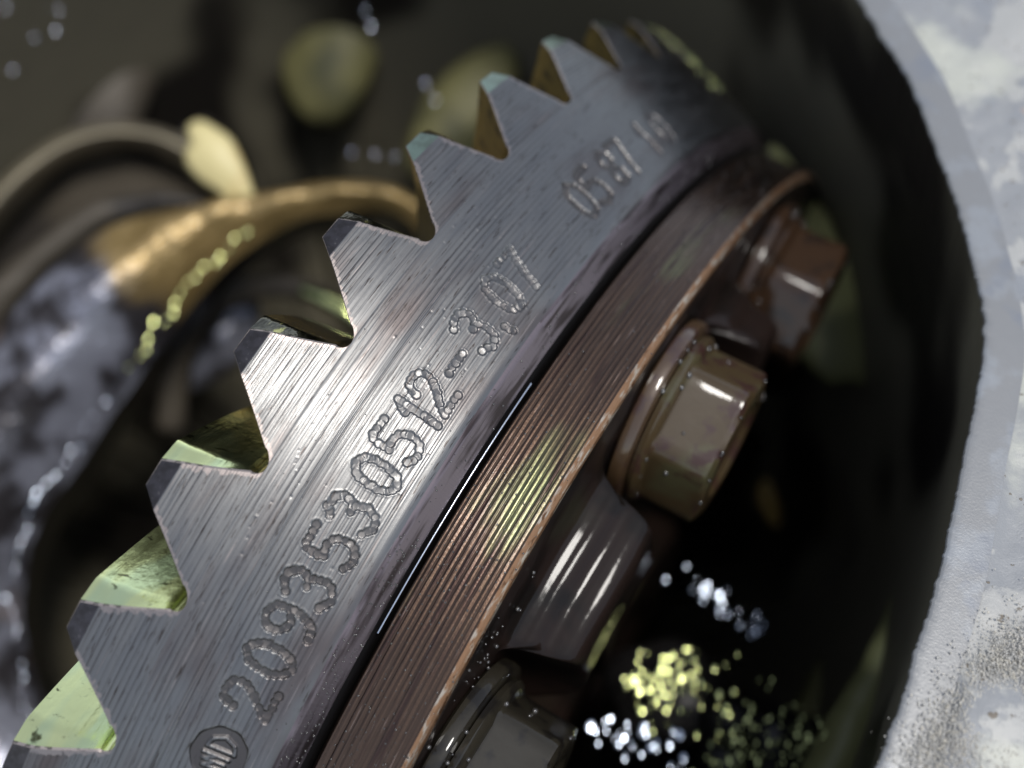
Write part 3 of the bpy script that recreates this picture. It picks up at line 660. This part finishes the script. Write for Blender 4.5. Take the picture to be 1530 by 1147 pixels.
# bearing race behind, upper left
bc = px(150, 240, 212)
race = empty('bearing_race', world_at(bc), label='blurred beige bearing ring arcing behind the grey casting at upper left', cat='bearing')
def locr(P): return c2w(P) - c2w(bc)
RA = [(-60, 400, 210), (0, 318, 210), (60, 258, 211), (120, 222, 212), (190, 208, 213), (255, 226, 214), (330, 280, 215), (380, 350, 216)]
RB = [(-60, 360, 207), (0, 285, 207), (60, 232, 208), (120, 203, 209), (190, 194, 210), (258, 210, 211), (335, 262, 212), (390, 330, 213)]
RC = [(-66, 350, 214), (-6, 275, 214), (56, 222, 215), (118, 193, 216), (190, 184, 217), (262, 200, 218), (342, 254, 219), (398, 322, 220)]
RI = [(-40, 420, 222), (10, 340, 222), (66, 280, 223), (124, 242, 224), (188, 226, 225), (248, 244, 226), (318, 296, 227), (366, 360, 228)]
loft_curves('outer_race', [RI, RA, RB, RC], M['race'], race, locr, nz=.1)
RD = [(-20, 560, 205), (40, 470, 206), (110, 400, 207), (180, 360, 208), (240, 345, 209), (290, 350, 210), (330, 380, 211), (350, 420, 212)]
loft_curves('inner_face', [RI, [(a, b, c + 2) for a, b, c in RD]], M['brown'], race, locr, nz=.3)

# pinion shaft end inside the bore
pcn = px(400, 520, 215)
pin = empty('pinion_bearing', world_at(pcn), label='small blurred bearing ring seen through the gap in front of the third tooth', cat='bearing')
def locp(P): return c2w(P) - c2w(pcn)
tube('inner_ring', [px(255, 640, 214), px(262, 540, 212), (px(300, 470, 211)), px(370, 432, 210), px(450, 430, 209), px(520, 462, 208), px(580, 520, 208)], [3.0, 3.4, 3.2, 2.6, 2.2, 2.4, 2.4], M['brown'], pin, locp)
tube('ring_highlight_strip', [px(450, 432, 205), px(485, 447, 205), px(520, 466, 205), px(560, 500, 205)], [1.0, 1.8, 1.8, 1.2], M['dropy'], pin, locp)  # separate yellow strip standing in for a highlight on the ring
lump('cone', px(310, 510, 222), *axes(13, 8, 6, -40), M['cast'], pin, locp, .1, seed=9)

# ------------------------------------------------------------------ oil drops
def gear_local(P): return np.asarray(P) * S
# on the brown band, the lip and the face
n = 900
th = np.radians(RNG.uniform(-40, 34, n)); z = RNG.uniform(15.9, 24, n); dens = RNG.uniform(0, 1, n) < .35 + .65 * (th > math.radians(8))
th, z = th[dens], z[dens]; r = 91.42 + 0 * z
P = np.stack([r * np.cos(th), r * np.sin(th), z], -1)
blob_mesh('oil_droplets', P, RNG.uniform(.035, .12, len(P)), M['drop'], carr, gear_local, None, 2)
n = 300
th = np.radians(RNG.uniform(-35, 34, n)); th = np.where(RNG.uniform(0, 1, n) < .5, np.radians(RNG.uniform(16, 34, n)), th); tt2 = RNG.uniform(0, 1, n); P = np.stack([(94 - 2.2 * tt2) * np.cos(th), (94 - 2.2 * tt2) * np.sin(th), 13.0 + 1.55 * tt2], -1)
rim_d = blob_mesh('oil_droplets', P, RNG.uniform(.04, .14, n), M['drop'], gear, gear_local, None, 2)
n = 160
th = np.radians(RNG.uniform(-30, 34, n)); s_ = RNG.uniform(0, 13.5, n)
P = cone_pts(th, s_, .02 + 0 * s_)
blob_mesh('oil_droplets', P, RNG.uniform(.03, .08, n), M['drop'], gear, gear_local, None, 2)
# drops on the carrier bosses and near the lowest bolt
n = 130
th = np.radians(RNG.normal(24, 4.5, n)); rr_ = RNG.uniform(66, 90, n)
hgt = 24.2 + 0 * rr_; P = np.stack([rr_ * np.cos(th), rr_ * np.sin(th), hgt + RNG.uniform(0, .2, n)], -1)
blob_mesh('oil_droplets', P, RNG.uniform(.08, .28, n), M['drop'], carr, gear_local, None, 2)

def drops_at(name, spots, mat, parent, to_local):
    pts = [px(x, y, Z) for x, y, Z, r in spots]; sq_ = np.stack([RNG.uniform(.8, 1.2, len(pts)), RNG.uniform(.8, 1.2, len(pts)), RNG.uniform(.10, .2, len(pts))], -1); return blob_mesh(name, pts, [s[3] for s in spots], mat, parent, to_local, sq_, 3, tilt=.09)
sp = []
for _ in range(110):                          # yellow drops low right
    x, y = RNG.normal(995, 32), RNG.normal(1022, 30); sp.append((x, y, 150 + RNG.uniform(-3, 3), RNG.uniform(.15, .42)))
for _ in range(150):
    x, y = RNG.normal(1135, 38), RNG.normal(1105, 32); sp.append((x, y, 146 + RNG.uniform(-3, 3), RNG.uniform(.15, .42)))
for _ in range(34):
    x, y = RNG.normal(1215, 18), RNG.normal(1125, 26); sp.append((x, y, 142 + RNG.uniform(-3, 3), RNG.uniform(.15, .42)))
drops_at('oil_droplets', sp, M['dropy'], hous, loc)
sp = []
for _ in range(34): t = RNG.uniform(0, 1); sp.append((900 + 120 * t + RNG.normal(0, 12), 1085 + 45 * t + RNG.normal(0, 12), 146, RNG.uniform(.2, .55)))
for _ in range(30): t = RNG.uniform(0, 1); sp.append((1035 + 105 * t + RNG.normal(0, 10), 860 + 85 * t + RNG.normal(0, 9), 160, RNG.uniform(.2, .5)))
for q in ((635, 125), (650, 150), (560, 230), (590, 235), (525, 228), (545, 15), (555, 40), (1095, 40), (1108, 52), (75, 10), (88, 14), (84, 46), (52, 56), (20, 105), (10, 12), (1155, 205), (1150, 272)): sp.append((q[0], q[1], 205, .26))
drops_at('oil_droplets', sp, M['silver_drop'], hous, loc)
Cc1 = catmull([px(*q) for q in C1], 400); Cc0 = catmull([px(*q) for q in C0], 400)
def beads(t0, t1, n, mat, r0, r1):
    P = []
    for i in range(n):
        j = int(400 * (t0 + (t1 - t0) * (i + RNG.uniform(-.3, .3)) / n)); k = .5 + RNG.normal(0, .10)
        P.append(Cc1[j] * (1 - k) + Cc0[j] * k - np.array([0, 0, .5]))
    sq_ = np.tile(np.array([[1, 1, .13]]), (n, 1)) * RNG.uniform(.85, 1.15, (n, 3))
    blob_mesh('oil_droplets', P, RNG.uniform(r0, r1, n), mat, seat, locs, sq_, 3, tilt=.07)
beads(.27, .50, 18, M['dropy'], .2, .48)
beads(.54, .95, 26, M['silver_drop'], .2, .5)
# green film and drops at the far turn of the gear
n = 60
th = np.radians(RNG.uniform(-62, -40, n)); s_ = RNG.uniform(-8, 6, n)
P = cone_pts(th, s_, .05 + 0 * s_)
blob_mesh('oil_droplets', P, RNG.uniform(.15, .5, n), M['dropy'], gear, gear_local, None, 2)
